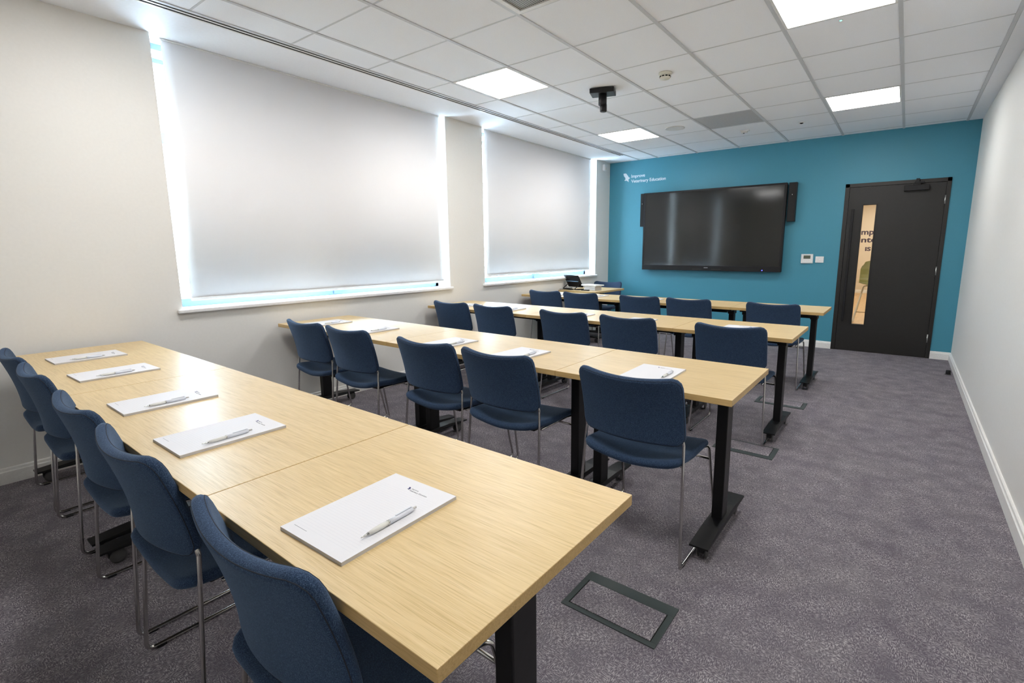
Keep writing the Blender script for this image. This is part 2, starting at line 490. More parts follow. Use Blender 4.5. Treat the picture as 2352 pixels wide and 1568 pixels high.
LBL = {(1, -3): 'square LED ceiling panel above the back table row near the window wall', (1, 1): 'square LED ceiling panel just behind the black ceiling mount',
       (1, 5): 'square LED ceiling panel beside the round ceiling speaker', (5, -3): 'square LED ceiling panel over the back of the room by right wall',
       (5, 1): 'square LED ceiling panel beside the tiny green indicator', (5, 5): 'square LED ceiling panel above the aisle to the dark door'}
for (k, j) in LIGHTS:
    x0, x1, y0, y1 = xs_all[k] + .012, xs_all[k + 1] - .012, RY(j) + .008, RY(j + 1) - .008
    cx, cy_ = (x0 + x1) / 2, (y0 + y1) / 2
    t = thing('ceiling_light', LBL[(k, j)], 'light', (cx, cy_, H), 0, 'LED panels in the tile ceiling')
    hx, hy = (x1 - x0) / 2, (y1 - y0) / 2
    f = .014
    mb = MB()
    mb.box(-hx, -hy, -.002, hx, -hy + f, .014); mb.box(-hx, hy - f, -.002, hx, hy, .014)
    mb.box(-hx, -hy + f, -.002, -hx + f, hy - f, .014); mb.box(hx - f, -hy + f, -.002, hx, hy - f, .014)
    part('frame', mb, M['white'], t)
    part('diffuser', MB().box(-hx + f, -hy + f, .0005, hx - f, hy - f, .008), M['panel'], t)
for (k, j), kind in SPECIAL.items():
    x0, x1, y0, y1 = xs_all[k] + .012, xs_all[k + 1] - .012, RY(j) + .008, RY(j + 1) - .008
    hx, hy = (x1 - x0) / 2, (y1 - y0) / 2
    t = thing('ceiling_vent', {'mesh': 'dark mesh air grille set in a white ceiling frame', 'grille': 'grey perforated air grille tile above the front table row'}[kind], 'vent',
              ((x0 + x1) / 2, (y0 + y1) / 2, H), 0, 'air grilles in the tile ceiling')
    f = .030 if kind == 'mesh' else .008
    mb = MB()
    z = -.004 if kind == 'mesh' else .001
    mb.box(-hx, -hy, z, hx, -hy + f, .014, .001); mb.box(-hx, hy - f, z, hx, hy, .014, .001)
    mb.box(-hx, -hy + f, z, -hx + f, hy - f, .014, .001); mb.box(hx - f, -hy + f, z, hx, hy - f, .014, .001)
    part('frame', mb, M['white'] if kind == 'mesh' else M['bar'], t)
    part('mesh_plate', MB().box(-hx + f, -hy + f, .004, hx - f, hy - f, .010), M[kind if kind == 'mesh' else 'grille'], t)

# linear slot diffuser
t = thing('slot_diffuser', 'long white linear slot air diffuser with two dark slots', 'air diffuser', (.47, B, H))
L_ = 6.93 - B
for xa, xb in ((-.045, -.030), (-.008, .008), (.030, .034)):
    part('rail', MB().box(xa, 0, -.001, xb, L_, .012, .001), M['white'], t)
for xa, xb in ((-.030, -.008), (.008, .030)):
    part('slot', MB().box(xa, 0, .0012, xb, L_, .010), M['slot'], t)

# ------------------------------------------------------------------ roller blinds
def blind(y0, y1, z0, label):
    t = thing('roller_blind', label, 'blind', (-.045, (y0 + y1) / 2, z0), 0, 'roller blinds drawn over the windows')
    h_ = (y1 - y0) / 2; top = H - .010 - z0
    n = 40; vs_ = []; fs = []
    for k in range(2):
        for i in range(n + 1):
            y = -h_ + 2 * h_ * i / n
            for z in (0.012, top):
                vs_.append((k * .0012 + .0012 * math.sin(i * .55) * (1 if z < .1 else .3), y, z))
    m_ = 2 * (n + 1)
    for i in range(n):
        a = 2 * i; fs.append((a, a + 2, a + 3, a + 1)); b = a + m_; fs.append((b, b + 1, b + 3, b + 2))
        fs.append((a, b, b + 2, a + 2)); fs.append((a + 1, a + 3, b + 3, b + 1))
    fs.append((0, 1, m_ + 1, m_)); fs.append((2 * n, m_ + 2 * n, m_ + 2 * n + 1, 2 * n + 1))
    part('fabric', MB().add(vs_, fs, 0, True), M['blind'], t)
    part('bottom_bar', MB().box(-.004, -h_, 0, .008, h_, .022, .003), M['white'], t)
    part('head_rail', MB().box(-.026, -h_ - .006, top - .004, .005, h_ + .006, H - z0 - .001, .002), M['white'], t)
blind(1.345, 3.765, .957, 'large off white roller blind drawn on the window farther from teal wall')
blind(4.464, 6.895, .985, 'off white roller blind drawn on the window next to the teal wall')

# ------------------------------------------------------------------ door
door = struct('door_1', MB().box(DX0 + .048, D - .004, .006, DX1 - .042, D + .040, DZ - .045, .0), M['door'])
PX0, PX1, PZ0, PZ1 = 3.517, 3.649, .348, 1.826
# leaf rebuilt as strips round the vision panel
mb = MB(); lx0, lx1, lz1 = DX0 + .048, DX1 - .042, DZ - .045
mb.box(lx0, D - .004, .006, PX0, D + .040, lz1); mb.box(PX1, D - .004, .006, lx1, D + .040, lz1)
mb.box(PX0, D - .004, .006, PX1, D + .040, PZ0); mb.box(PX0, D - .004, PZ1, PX1, D + .040, lz1)
door.data = mb.mesh('door_leaf', M['door']); door['label'] = 'dark brown door with narrow glazed vision panel'
mb = MB()
mb.box(DX0, D - .012, 0, lx0 - .003, D + .1, DZ, .001); mb.box(lx1 + .003, D - .012, 0, DX1, D + .1, DZ, .001); mb.box(DX0, D - .012, lz1 + .003, DX1, D + .1, DZ, .001)
mb.box(lx0 - .004, D + .042, 0, lx0 + .014, D + .075, DZ); mb.box(lx1 - .014, D + .042, 0, lx1 + .004, D + .075, DZ); mb.box(lx0, D + .042, lz1 - .014, lx1, D + .075, lz1 + .004)
part('door_frame', mb, M['doorframe'], door)
mb = MB(); g = .014
mb.box(PX0 - g, D - .010, PZ0 - g, PX0, D + .046, PZ1 + g, .002); mb.box(PX1, D - .010, PZ0 - g, PX1 + g, D + .046, PZ1 + g, .002)
mb.box(PX0, D - .010, PZ0 - g, PX1, D + .046, PZ0, .002); mb.box(PX0, D - .010, PZ1, PX1, D + .046, PZ1 + g, .002)
part('glazing_bead', mb, M['doorframe'], door)
part('pane', MB().box(PX0, D + .015, PZ0, PX1, D + .021, PZ1), M['glass'], door)
mb = MB().box(3.405, D - .060, .385, 3.430, D - .035, 1.780, .003)
h_ = part('pull_handle', mb, M['blackp'], door)
part('handle_mount', MB().box(3.410, D - .037, .48, 3.425, D - .003, .50, .002).box(3.410, D - .037, 1.66, 3.425, D - .003, 1.68, .002), M['blackp'], h_)
c_ = part('door_closer', MB().box(3.905, D - .055, 1.962, 4.140, D - .003, 2.022, .004), M['blackp'], door)
part('closer_arm', MB().box(3.985, D - .045, 2.022, 4.06, D - .012, 2.045, .003).box(4.00, D - .05, 2.04, 4.09, D - .030, 2.062, .003).box(4.01, D - .05, 2.055, 4.045, D - .011, 2.096, .003), M['blackp'], c_)
for z in (1.845, 1.037, .237):
    part('hinge', MB().lathe([(.0, -.05), (.007, -.05), (.007, .05), (0, .05)], 10, (lx1 + .0015, D - .012, z)), M['steel'], door)

# ------------------------------------------------------------------ hall behind the door
YE = 17.5
struct('floor_corridor', MB().box(1.6, D + .12, -.12, 6.2, YE + .1, 0), M['hallfloor'], 'light wood corridor floor')
struct('wall_corridor_end', MB().box(1.6, YE, 0, 6.2, YE + .1, 2.9), M['hallwall'])
struct('wall_corridor_left', MB().box(1.5, D + .1, 0, 1.6, YE + .1, 2.9), M['hallwall'])
struct('wall_corridor_right', MB().box(6.2, D + .1, 0, 6.3, YE + .1, 2.9), M['hallwall'])
struct('wall_corridor_near', MB().box(W, D + .0, 0, 6.3, D + .1, 2.9), M['hallwall'])
struct('ceiling_corridor', MB().box(1.5, D + .1, 2.70, 6.3, YE + .1, 2.8), M['hallwall'])
o = skirting('baseboard_corridor', (1.6, YE, 0), (6.2, YE, 0), (0, -1, 0))
for i, y in enumerate((8.9, 11.4, 13.9, 16.2)):
    t = thing('corridor_light', '%s warm ceiling light along the corridor from the dark door' % ('first', 'second', 'third', 'fourth')[i], 'light', (3.6, y, 2.70), 0, 'corridor ceiling lights')
    part('frame', MB().box(-.62, -.32, -.012, .62, .32, 0, .002), M['white'], t)
    part('diffuser', MB().box(-.59, -.29, -.014, .59, .29, -.0125), M['hallpanel'], t)
def wall_text(body, x, z, width, mat, y, bold, size=.1, parent=None, name='lettering'):
    me = text_mesh(body, mat, width, size, .0008, bold, name)
    o = link(name, me, parent, (x, y, z)); o.rotation_euler = (PI / 2, 0, 0); return o
ws = thing('wall_lettering', 'plum vinyl lettering on the corridor end wall seen through door glass', 'lettering', (2.83, YE, 1.2))
def wtxt(body, x0, z, size, par, base, wd):
    me = text_mesh(body, M['purpleprint'], wd, size, .0008, .006, xonly=True)
    o = link('lettering', me, par, (x0 - base[0], -.0015, z - base[1])); o.rotation_euler = (PI / 2, 0, 0)
wtxt('Improve', 2.825, 1.698, .215, ws, (2.83, 1.2), .84)
wtxt('Inte', 2.832, 1.476, .215, ws, (2.83, 1.2), .44)
wtxt('IS', 3.018, 1.231, .150, ws, (2.83, 1.2), .14)

# olive bar stool in the corridor
t = thing('bar_stool', 'olive shell bar stool on slim pale metal legs beyond the door glass', 'stool', (3.60, 10.45, 0))
n, m_ = 14, 14; vs_ = []; fs = []
for k in range(2):
    for i in range(n + 1):
        for j in range(m_ + 1):
            u = -1 + 2 * i / n; v = j / m_
            if v < .45: s_ = v / .45; y = -.20 + .40 * s_; z = .68 - .01 * s_
            else: s_ = (v - .45) / .55; y = .20 + .10 * s_ - .05 * math.exp(-s_ * 6); z = .67 + .42 * s_
            wd = .235 * (1 - .25 * max(0, v - .8) / .2 * abs(u))
            z += .05 * u * u * (1 - v) + (-.03 * u * u if v > .9 else 0); y -= .05 * u * u * v
            vs_.append((u * wd, y - .006 * k, z - .006 * k))
q = (n + 1) * (m_ + 1)
for i in range(n):
    for j in range(m_):
        a = i * (m_ + 1) + j; b = a + m_ + 1
        fs += [(a, b, b + 1, a + 1), (q + a, q + a + 1, q + b + 1, q + b)]
part('shell_seat', MB().add(vs_, fs, 0, True), M['olive'], t)
for sx in (-1, 1):
    mb = MB().tube(fillet([(sx * .06, -.02, .655), (sx * .15, -.03, .645), (sx * .265, -.22, 0.008), (sx * .265, .22, 0.008), (sx * .15, .06, .645), (sx * .06, .05, .655)], .05), .010)
    part('leg', mb, M['white'], t)
part('foot_rail', MB().tube([(-.232, -.16, .20), (.232, -.16, .20)], .008), M['chrome'], t)

# ------------------------------------------------------------------ tables
TZ, TT = .735, .026
def make_table(x0, x1, y0, y1, label, rz=0.0, cen=None, inset=(.055, .055)):
    """flip-top table: tabletop, beam, two column legs on castor feet; origin on the floor under its centre"""
    L, Dp = x1 - x0, y1 - y0
    c = cen or ((x0 + x1) / 2, (y0 + y1) / 2, 0)
    t = thing('folding_table', label, 'table', c, rz, 'oak topped flip tables on castors')
    hx, hy = L / 2, Dp / 2
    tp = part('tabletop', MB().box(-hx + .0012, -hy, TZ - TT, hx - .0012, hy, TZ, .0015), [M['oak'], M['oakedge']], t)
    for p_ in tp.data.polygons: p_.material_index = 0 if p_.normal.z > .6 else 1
    mb = MB().box(-hx + .10, -.035, TZ - TT - .062, hx - .10, .015, TZ - TT - .022, .002)
    part('beam', mb, M['black'], t)
    for s in (-1, 1):
        xc = s * (hx - inset[0 if s < 0 else 1])
        part('bracket', MB().box(xc - .030, -.16, TZ - TT - .030, xc + .030, .16, TZ - TT, .003).box(xc - .03, -.06, TZ - TT - .07, xc + .03, .05, TZ - TT - .028, .004), M['black'], t)
        part('leg', MB().box(xc - .024, -.045, .085, xc + .024, .035, TZ - TT - .03, .004), M['black'], t)
        # tapered foot plate
        w_ = .040; e = .285
        pts = [(-w_, -e), (w_, -e), (w_, e), (-w_, e)]
        mb = MB()
        vs_ = [(xc + px, py, zz) for zz in (.068,) for px, py in pts] + [(xc + px * 1.0, py, .076) for px, py in pts] + [(xc + px * .9, py * .42, .092) for px, py in pts]
        fs = [(3, 2, 1, 0)]
        for b_ in (0, 4):
            for i in range(4):
                j = (i + 1) % 4; fs.append((b_ + i, b_ + j, b_ + 4 + j, b_ + 4 + i))
        fs.append((8, 9, 10, 11))
        f = part('foot', mb.add(vs_, fs), M['black'], t)
        for q_ in (-1, 1):
            yc = q_ * .235
            cs = part('castor', MB().box(xc - .013, yc - .02, .030, xc + .013, yc + .02, .056, .004).lathe([(0, .05), (.011, .05), (.011, .069), (0, .069)], 12, (xc, yc, 0)), M['blackp'], t)
            wb = MB()
            for d in (-.021, .013):
                wb.lathe([(0, d), (.022, d), (.030, d + .002), (.030, d + .006), (.022, d + .008), (0, d + .008)], 20, (xc, yc - .012 * q_, .030), 'x')
            part('wheel', wb, M['rubber'], cs)
    return t

ROWN = ['the back row, far from teal wall', 'the third row from the teal wall', 'the second row from the teal wall', 'the front row nearest the teal wall']
ROWS = [dict(x=(.085, 1.365, 2.737, 3.540), y=(.391, .997)),
        dict(x=(.055, 1.425, 2.714, 3.525), y=(1.885, 2.512)),
        dict(x=(.050, 1.340, 2.685, 3.474), y=(3.435, 4.085)),
        dict(x=(.040, 1.345, 2.657, 3.460), y=(5.030, 5.625))]
WHICH = ['long oak flip table at the window end of %s', 'long oak flip table in the middle of %s', 'short oak flip table at the aisle end of %s']
for r, R in enumerate(ROWS):
    for k in range(3):
        make_table(R['x'][k], R['x'][k + 1], R['y'][0], R['y'][1], WHICH[k] % ROWN[r], inset=((.070 if r == 0 else .10) if k == 0 else (.060 if k == 1 else .085), .105 if k == 2 else .055))
make_table(-.405, .405, -.31, .31, 'short oak flip table as speaker desk in window corner by teal wall', PI / 2 - .03, (.375, 6.26, 0), (.2, .2))

# ------------------------------------------------------------------ chairs
def rrect(a, b, r, n=18):
    """rounded rectangle outline, 4*n points"""
    r = max(min(r, a - 1e-4, b - 1e-4), 1e-4); out = []
    for cx_, cy2, a0 in ((a - r, b - r, 0), (-a + r, b - r, PI / 2), (-a + r, -b + r, PI), (a - r, -b + r, 1.5 * PI)):
        for k in range(n):
            t_ = a0 + PI / 2 * k / (n - 1)
            out.append((cx_ + r * math.cos(t_), cy2 + r * math.sin(t_)))
    # spread points along long straight runs
    return resample(out, 4 * n)
def resample(pts, n):
    P = pts + [pts[0]]; d = [0]
    for i in range(1, len(P)): d.append(d[-1] + math.dist(P[i], P[i - 1]))
    out = []; j = 0
    for k in range(n):
        s_ = d[-1] * k / n
        while d[j + 1] < s_: j += 1
        f = (s_ - d[j]) / max(1e-9, d[j + 1] - d[j])
        out.append((P[j][0] + f * (P[j + 1][0] - P[j][0]), P[j][1] + f * (P[j + 1][1] - P[j][1])))
    return out
def cushion(a, b, r, T, edge, fmap, n=18):
    """padded panel: rings from the rim inward on both faces; fmap(u, v, w) -> xyz"""
    ds = [0, .0018, .005, .010, edge]
    levels = []
    for d in ds:
        q_ = min(1, d / edge); w_ = T * math.sqrt(max(0, 1 - (1 - q_) ** 2))
        levels.append((rrect(a - d, b - d, r - d * .6, n), w_))
    last = levels[-1][0]
    for s_ in (.85, .70, .55, .40, .25, .12):
        levels.append(([(x * s_, y * s_) for x, y in last], T))
    N = 4 * n; mb = MB(); vs_ = []; fs = []
    def ring(sign, li):
        pts, w_ = levels[li]; base = len(vs_)
        for x, y in pts: vs_.append(fmap(x, y, sign * w_))
        return base
    rim = ring(1, 0)
    for sign in (1, -1):
        prev = rim
        for li in range(1, len(levels)):
            cur = ring(sign, li)
            for i in range(N):
                j = (i + 1) % N
                f = (prev + i, prev + j, cur + j, cur + i)
                fs.append(f if sign > 0 else f[::-1])
            prev = cur
        c = len(vs_); vs_.append(fmap(0, 0, sign * T))
        for i in range(N):
            j = (i + 1) % N
            f = (prev + i, prev + j, c); fs.append(f if sign > 0 else f[::-1])
    return mb.add(vs_, fs, 0, True), levels

BA, BBH = .2335, .1525        # backrest half width / half height
BKT = .0150
def back_map(u, v, w_):
    q_ = min(1.15, abs(u) / BA)
    s_ = (v + BBH) / (2 * BBH)                   # 0 bottom .. 1 top
    depth = .055 - .018 * s_                     # curved in plan, rear side convex
    y = .053 - depth * (1 - q_ ** 2) - .074 * max(0, s_) ** 1.54
    z = .511 + 2 * BBH * s_ - .0225 * (1 - q_ ** 2) * s_
    # w_ > 0 faces the sitter (+y)
    slope = 2 * depth * (u / BA) / BA
    nl = math.sqrt(1 + slope * slope)
    return (u - w_ * slope / nl * .8, y + w_ / nl, z + w_ * .3 * s_)
SA, SB = .231, .203            # seat half width / half depth
def seat_map(u, v, w_):
    q_ = abs(u) / SA; s_ = (v + SB) / (2 * SB)   # 0 rear .. 1 front
    rear = max(0, 1 - s_ * 2.2)
    y = -.008 + 2 * SB * s_ + .006 * (1 - q_ ** 2) * rear
    z = .437 - .029 * (1 - q_ ** 2) * (1 - .55 * s_) + .015 * rear * (.4 + .6 * q_) - .022 * max(0, (s_ - .80) / .20) ** 2
    return (u * (1 - .03 * rear), y, z + w_)

def make_chair():
    t = thing('training_chair', 'x', 'chair', (0, 0, 0))
    mb, lv = cushion(BA, BBH, .045, BKT, .014, back_map)
    b = part('backrest', mb, M['fabric'], t)
    ring = rrect(BA - .006, BBH - .006, .041)
    part('seam', MB().tube([back_map(x, y, .0118) for x, y in ring], .0013, 5, True), M['piping'], b)
    ring = rrect(BA - .005, BBH - .005, .041)
    part('seam', MB().tube([back_map(x, y, -.0112) for x, y in ring], .0012, 5, True), M['piping'], b)
    mb, lv = cushion(SA, SB, .056, .018, .017, seat_map)
    s = part('seat', mb, M['fabric'], t)
    for sx in (-1, 1):
        path = [(sx * .208, .028, .62), (sx * .226, .047, .520), (sx * .247, .004, .0068), (sx * .243, .470, .0068), (sx * .222, .388, .410), (sx * .200, .34, .406), (sx * .200, .10, .404)]
        f = part('side_frame', MB().tube(fillet(path, .028, 6), .0064, 10), M['chrome'], t)
        for y in (.045, .425):
            part('glide', MB().box(sx * .2448 - .008, y - .014, 0, sx * .2448 + .008, y + .014, .008, .002), M['blackp'], f)
    part('cross_bar', MB().tube([(-.226, .402, .340), (.226, .402, .340)], .0062, 10), M['chrome'], t)
    part('cross_bar', MB().tube([(-.200, .200, .403), (.200, .200, .403)], .0062, 10), M['chrome'], t)
    part('seat_pan', MB().box(-.17, .08, .392, .17, .33, .404, .005), M['blackp'], t)
    return t
chair0 = make_chair()
ORD = ['first', 'second', 'third', 'fourth', 'fifth']
ROWC = ['back row, farthest from teal wall', 'third row from the teal wall', 'second row from the teal wall', 'front row, nearest teal wall']
CH = [[(.450, .396), (1.018, .388), (1.778, .379), (2.366, .371), (3.086, .364)],
      [(.575, 1.838), (1.108, 1.832), (1.872, 1.828), (2.404, 1.825), (3.128, 1.822)],
      [(.450, 3.392), (.998, 3.388), (1.772, 3.385), (2.354, 3.382), (3.104, 3.380)],
      [(.440, 5.000), (.955, 4.995), (1.708, 4.990), (2.252, 4.985), (3.050, 4.980)]]
random.seed(4)
for r in range(4):
    for k in range(5):
        c = chair0 if (r, k) == (0, 0) else copy_tree(chair0)
        x, y = CH[r][k]
        c.location = (x, y, 0); c.rotation_euler = (0, 0, random.uniform(-.015, .015))
        c['label'] = 'navy fabric sled-base chair, %s from window wall, in %s' % (ORD[k], ROWC[r])
        c['group'] = 'navy chairs at the table rows'
c = copy_tree(chair0); c.location = (.27, 6.93, 0); c.rotation_euler = (0, 0, PI + .10)
c['label'] = 'navy fabric chair behind the speaker desk facing the rows'; c['group'] = 'navy chairs at the table rows'

# ------------------------------------------------------------------ notepads and pens
pad_me = MB().box(-.105, -.1485, 0, .105, .1485, .0076, 0, 1).add([(-.105, -.1485, .008), (.105, -.1485, .008), (.105, .1485, .008), (-.105, .1485, .008)], [(0, 1, 2, 3)], 0) \
    .add([(-.105, -.1485, .0076), (.105, -.1485, .0076), (.105, .1485, .0076), (-.105, .1485, .0076), (-.105, -.1485, .008), (.105, -.1485, .008), (.105, .1485, .008), (-.105, .1485, .008)],
         [(0, 1, 5, 4), (1, 2, 6, 5), (2, 3, 7, 6), (3, 0, 4, 7)], 0).mesh('notepad', [M['paper'], M['padside']])
t1 = text_mesh('Improve', M['greyprint'], .022, .006, .00015, .00004)
t2 = text_mesh('Veterinary Education', M['greyprint'], .058, .006, .00015, .00003)
bmsh = bird_mesh(M['inkprint'], .010, .0003)
foot_me = MB().box(0, 0, 0, .045, .0009, .0002).mesh('footer_print', M['greyprint'])
def make_pad(x, y, label, rz=0):
    o = link('notepad', pad_me, None, (x, y, TZ), rz); tag(o, label, 'notepad', 'branded notepads on the tables')
    link('emblem', bmsh, o, (.022 - .040, .107, .0080)); link('lettering', t1, o, (.034 - .040, .113, .0081)); link('lettering', t2, o, (.034 - .040, .105, .0081))
    link('footer_print', foot_me, o, (-.088, -.128, .0080))
def make_pen():
    t = thing('ballpoint_pen', 'x', 'pen')
    # lies along +y, tip towards -y, axis height .0055 at the barrel
    z = .0058
    part('barrel', MB().lathe([(0, .0), (.0052, .0), (.0054, .02), (.0058, .045), (.0050, .063), (.0, .063)], 16, (0, 0, z), 'y'), M['penwhite'], t)
    part('grip', MB().lathe([(0, -.050), (.0036, -.050), (.0052, -.035), (.0057, -.018), (.0050, -.003), (0, -.003)], 16, (0, 0, z), 'y'), M['pentrans'], t)
    part('tip', MB().lathe([(0, -.068), (.0010, -.068), (.0013, -.064), (.0036, -.0505), (0, -.0505)], 14, (0, 0, z), 'y'), M['chrome'], t)
    part('ring', MB().lathe([(0, -.003), (.0056, -.003), (.0056, .0), (0, .0)], 16, (0, 0, z), 'y'), M['chrome'], t)
    part('push_button', MB().lathe([(0, .063), (.0026, .063), (.0026, .073), (.002, .074), (0, .074)], 12, (0, 0, z), 'y'), M['steel'], t)
    part('clip', MB().box(-.0018, .018, z + .0062, .0018, .060, z + .0076, .0005).box(-.0018, .056, z + .004, .0018, .060, z + .007, .0004), M['penwhite'], t)
    return t
pen0 = make_pen()
PADS = [[(.480, .648), (1.040, .634), (1.766, .612), (2.332, .594), (3.122, .586)],
        [(.372, 2.125), (.972, 2.118), (1.790, 2.082), (2.350, 2.072), (3.117, 2.088)],
        [(.400, 3.640), (.975, 3.630), (1.750, 3.625), (2.330, 3.625), (3.085, 3.655)],
        [(.470, 5.290), (.985, 5.300), (1.720, 5.255), (2.250, 5.250), (3.040, 5.250)]]
PADR = ['back row table', 'third row table from teal wall', 'second row table from teal wall', 'front row table by teal wall']
for r in range(4):
    for k in range(5):
        x, y = PADS[r][k]
        rz = random.uniform(-.03, .03) if r else (.02, .03, .0, .01, .03)[k]
        make_pad(x, y, 'white ruled notepad, %s from window wall, on the %s' % (ORD[k], PADR[r]), rz)
        p = pen0 if (r, k) == (0, 0) else copy_tree(pen0)
        p.location = (x + .075, y - .015, TZ + .008); p.rotation_euler = (0, 0, random.uniform(-.06, .06))
        p['label'] = 'white click pen on notepad, %s from window wall, %s' % (ORD[k], PADR[r]); p['group'] = 'white click pens on the notepads'

# ------------------------------------------------------------------ speaker desk clutter
t = thing('touch_panel', 'black tilted touch panel on a stand on the speaker desk', 'monitor', (.16, 6.10, TZ), -.25)
mb = MB(); bm = bmesh.new(); bmesh.ops.create_cube(bm, size=1)
bmesh.ops.scale(bm, vec=(.30, .018, .20), verts=bm.verts); bmesh.ops.rotate(bm, matrix=Matrix.Rotation(.55, 3, 'X'), verts=bm.verts)
bmesh.ops.bevel(bm, geom=bm.edges[:], offset=.004, segments=2, affect='EDGES'); bmesh.ops.translate(bm, vec=(0, 0, .118), verts=bm.verts)
part('screen_back', mb.bm(bm), M['blackp'], t)
part('stand', MB().tube(fillet([(-.12, .03, .09), (-.12, -.10, .006), (-.12, .09, .006)], .01), .006).tube(fillet([(.12, .03, .09), (.12, -.10, .006), (.12, .09, .006)], .01), .006), M['blackp'], t)
part('stripe', MB().box(-.12, -.030, .112, .12, -.0155, .122, .001), M['alu'], t)
t = thing('equipment_box', 'grey and white equipment box with lid on the speaker desk', 'box', (.475, 6.12, TZ), -.2)
part('body', MB().box(-.10, -.07, 0, .10, .07, .062, .004), M['padside'], t)
part('lid', MB().box(-.15, -.085, .062, .13, .09, .078, .004), M['white'], t)
part('drawer_line', MB().box(-.095, -.0725, .028, .095, -.069, .031), M['greyprint'], t)
cb = MB().tube(fillet([(-.02, 5.99, TZ + .004), (.08, 5.96, TZ + .004), (.16, 6.01, TZ + .004), (.27, 5.965, TZ + .004), (.36, 6.00, TZ + .004), (.42, 5.975, TZ + .004)], .04), .0035, 8)
tag(part('cable', cb, M['blackp']), 'loose black cable lying along the speaker desk edge', 'cable')
for i, (x, y) in enumerate(((.18, 5.955), (.44, 5.95))):
    tag(part('remote_control', MB().box(-.02, -.06, 0, .02, .06, .014, .003).lathe([(0, .014), (.006, .014), (.006, .0155), (0, .0155)], 10, (0, .03, 0)), M['blackp'], None, (x, y + .02, TZ), 1.2 + .3 * i),
        ('small black remote in front of the black touch panel', 'small black remote in front of the grey equipment box')[i], 'remote', 'remotes on the speaker desk')

# ------------------------------------------------------------------ wall display
TX0, TX1, TZ0, TZ1 = .657, 2.664, .988, 2.156
t = thing('wall_display', 'large black interactive display mounted on the teal wall', 'display', ((TX0 + TX1) / 2, D - .06, TZ0))
hw = (TX1 - TX0) / 2; hh = TZ1 - TZ0
part('housing', MB().box(-hw, -.036, 0, hw, .03, hh, .008), M['blackp'], t)
b1, b2, bb = .030, .024, .074
mb = MB()
mb.box(-hw, -.044, 0, hw, -.036, bb, .002); mb.box(-hw, -.044, hh - b2, hw, -.036, hh, .002); mb.box(-hw, -.044, bb, -hw + b1, -.036, hh - b2, .002); mb.box(hw - b1, -.044, bb, hw, -.036, hh - b2, .002)
bz = part('bezel', mb, M['blackp'], t)
part('screen', MB().box(-hw + b1, -.0400, bb, hw - b1, -.036, hh - b2), M['screen'], t)
part('brand_mark', MB().box(-.028, -.0446, .040, .028, -.0438, .048), M['greyprint'], bz)
part('port_cover', MB().box(-.20, -.0446, .020, -.06, -.0438, .024), M['rubber'], bz)
part('port_cover', MB().box(.08, -.0446, .022, .22, -.0438, .026), M['rubber'], bz)
part('power_light', MB().lathe([(0, -.0450), (.006, -.0450), (.006, -.0438), (0, -.0438)], 12, (2.429 - (TX0 + TX1) / 2, 0, .020), 'y'), M['blueled'], bz)
part('wall_bracket', MB().box(-.5, .03, .2, .5, .058, hh - .2), M['black'], t)
for nm, xa, xb in (('left', .590, .652), ('right', 2.682, 2.776)):
    s_ = thing('side_speaker', {'left': 'slim black speaker beside the display on its window side', 'right': 'slim black speaker beside the display on its door side'}[nm], 'speaker', ((xa + xb) / 2, D - .05, 1.655), 0, 'slim speakers flanking the display')
    q_ = (xb - xa) / 2
    part('cabinet', MB().box(-q_, -.03, 0, q_, .049, .50, .003), M['blackp'], s_)
    part('front_grille', MB().box(-q_ + .006, -.034, .006, q_ - .006, -.029, .494, .001), M['black'], s_)
    part('badge', MB().box(-.004, -.0352, .34, .004, -.0335, .35), M['steel'], s_)

# wall logo
lg = thing('wall_logo', 'white bird emblem and lettering on the teal wall', 'logo', (.245, D, 2.36))
o = link('emblem', bird_mesh(M['whiteprint'], .118, .002), lg, (0, -.0005, 0)); o.rotation_euler = (PI / 2, 0, 0)
me = text_mesh('Improve', M['whiteprint'], .232, .08, .001, .0013); o = link('lettering', me, lg, (.138, -.001, .062)); o.rotation_euler = (PI / 2, 0, 0)
me = text_mesh('Veterinary Education', M['whiteprint'], .572, .08, .001, .0013); o = link('lettering', me, lg, (.138, -.001, -.014)); o.rotation_euler = (PI / 2, 0, 0)

# thermostat, switch
t = thing('thermostat', 'white wall thermostat with small grey display on the teal wall', 'thermostat', (2.953, D, 1.170))
part('case', MB().box(-.070, -.022, -.060, .070, 0, .060, .004), M['white'], t)
part('display', MB().box(-.040, -.0235, .000, .040, -.0215, .042), M['lcd'], t)
for i in range(4): part('button', MB().box(-.045 + i * .024, -.0238, -.036, -.030 + i * .024, -.0215, -.026, .001), M['sill'], t)
t = thing('wall_switch', 'white square wall plate beside the dark door', 'switch', (3.098, D, 1.159))
part('plate', MB().box(-.048, -.010, -.040, .048, 0, .040, .003), M['white'], t)
part('rocker', MB().box(-.010, -.014, -.014, .010, -.009, .014, .002), M['sill'], t)

# alarm sensor on window wall
t = thing('motion_sensor', 'white motion sensor high on the wall near the teal corner', 'sensor', (0, 7.22, 2.585))
part('body', MB().box(0, -.030, -.05, .045, .030, .05, .012), M['white'], t)
part('lens', MB().box(.043, -.020, -.035, .049, .020, .0, .003), M['cream'], t)

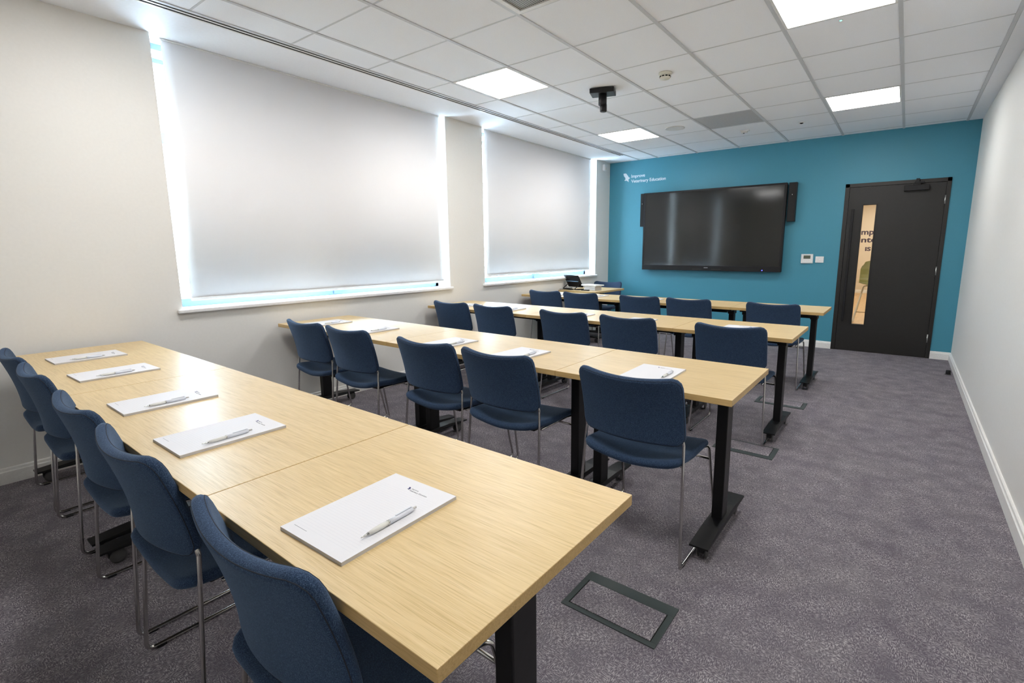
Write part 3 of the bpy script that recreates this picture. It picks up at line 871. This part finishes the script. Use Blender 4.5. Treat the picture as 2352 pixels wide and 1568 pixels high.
# ceiling fittings
t = thing('smoke_detector', 'cream round smoke detector on a ceiling tile', 'smoke detector', (2.327, 3.998, H + .003))
part('base', MB().lathe([(0, 0), (.052, 0), (.052, -.010), (.046, -.016), (0, -.016)], 28), M['cream'], t)
part('chamber', MB().lathe([(0, -.016), (.042, -.016), (.042, -.030), (.036, -.046), (0, -.048)], 28), M['cream'], t)
for k in range(10):
    a = 2 * PI * k / 10
    mb = MB().box(-.009, .0405, -.035, .009, .0432, -.026)
    part('vent_slot', mb, M['slot'], t, (0, 0, 0), a)
t = thing('ceiling_mount', 'black ceiling mount plate with short round pole stub', 'mount', (1.735, 4.055, H + .003), .35)
part('plate', MB().box(-.105, -.075, -.045, .105, .075, -.006, .004), M['blackp'], t)
part('fixing', MB().box(-.04, -.03, -.008, .04, .03, 0), M['black'], t)
part('pole', MB().lathe([(0, -.04), (.036, -.04), (.036, -.13), (.030, -.138), (0, -.138)], 24, (.0, -.008, 0)), M['blackp'], t)
part('inner_pole', MB().lathe([(0, -.13), (.030, -.13), (.030, -.185), (.026, -.19), (0, -.19)], 24, (.008, -.008, 0)), M['black'], t)
t = thing('ceiling_speaker', 'flat round speaker grille in a ceiling tile', 'speaker', (1.711, 5.808, H + .003))
part('rim', MB().lathe([(.098, 0), (.112, 0), (.112, -.004), (.098, -.006)], 40), M['white'], t)
part('grille', MB().lathe([(0, 0), (.100, 0), (.100, -.003), (0, -.004)], 40), M['spkmesh'], t)
t = thing('ceiling_sensor', 'small white angled sensor on ceiling beyond the perforated grille', 'sensor', (2.329, 6.425, H + .003))
part('base', MB().box(-.05, -.03, -.012, .05, .03, 0, .004), M['white'], t)
part('head', MB().box(-.04, -.022, -.030, .03, .018, -.010, .006), M['white'], t)
part('eye', MB().lathe([(0, -.0345), (.009, -.0345), (.009, -.029), (0, -.029)], 14, (-.01, -.005, 0)), M['slot'], t)
t = thing('presence_sensor', 'small flat dark presence sensor in a ceiling tile', 'sensor', (2.928, 6.416, H + .003))
part('rim', MB().lathe([(.014, 0), (.036, 0), (.036, -.003), (.020, -.008), (.014, -.008)], 28), M['white'], t)
part('lens', MB().lathe([(0, 0), (.020, 0), (.019, -.010), (.010, -.016), (0, -.017)], 24), M['slot'], t)
t = thing('indicator_light', 'tiny green indicator light in a ceiling tile', 'indicator', (3.540, 3.780, H + .003))
part('rim', MB().lathe([(.006, 0), (.013, 0), (.012, -.003), (.006, -.003)], 18), M['white'], t)
part('lens', MB().lathe([(0, 0), (.0075, 0), (.006, -.004), (0, -.005)], 14), M['greenled'], t)

# ------------------------------------------------------------------ floor boxes and door stop
def floor_box(x0, x1, y0, y1, label, wide):
    t = thing('floor_box', label, 'floor box', ((x0 + x1) / 2, (y0 + y1) / 2, 0), 0, 'floor power boxes in the aisle')
    hx, hy = (x1 - x0) / 2, (y1 - y0) / 2; z = .0045
    fe, ne, se = (.052, .020, .022) if wide > 0 else (.012, .044, .028)
    mb = MB()
    mb.box(-hx, -hy, -.002, hx, -hy + ne, z, .0012); mb.box(-hx, hy - fe, -.002, hx, hy, z, .0012)
    mb.box(-hx, -hy + ne, -.002, -hx + se, hy - fe, z, .0012); mb.box(hx - se, -hy + ne, -.002, hx, hy - fe, z, .0012)
    part('frame', mb, M['floorbox'], t)
    g_ = .004
    part('gap', MB().box(-hx + se, -hy + ne, -.002, hx - se, hy - fe, .0012), M['slot'], t)
    part('carpet_lid', MB().box(-hx + se + g_, -hy + ne + g_, 0, hx - se - g_, hy - fe - .001, .0042, .001), M['carpet'], t)
floor_box(3.088, 3.457, 1.378, 1.603, 'grey floor box with wide lift strip, beside back row table end', 1)
floor_box(3.082, 3.450, 3.206, 3.420, 'grey floor box behind the fifth chair of second row', -1)
floor_box(3.066, 3.447, 4.417, 4.621, 'grey floor box between the front row and second row aisle ends', -1)
t = thing('door_stop', 'small black rubber door stop on carpet by the baseboard', 'door stop', (4.465, 6.575, 0))
part('bumper', MB().lathe([(0, 0), (.020, 0), (.022, .006), (.020, .042), (.016, .048), (0, .049)], 20), M['blackp'], t)
part('base', MB().lathe([(0, 0), (.028, 0), (.028, .004), (.022, .006), (0, .006)], 20), M['rubber'], t)
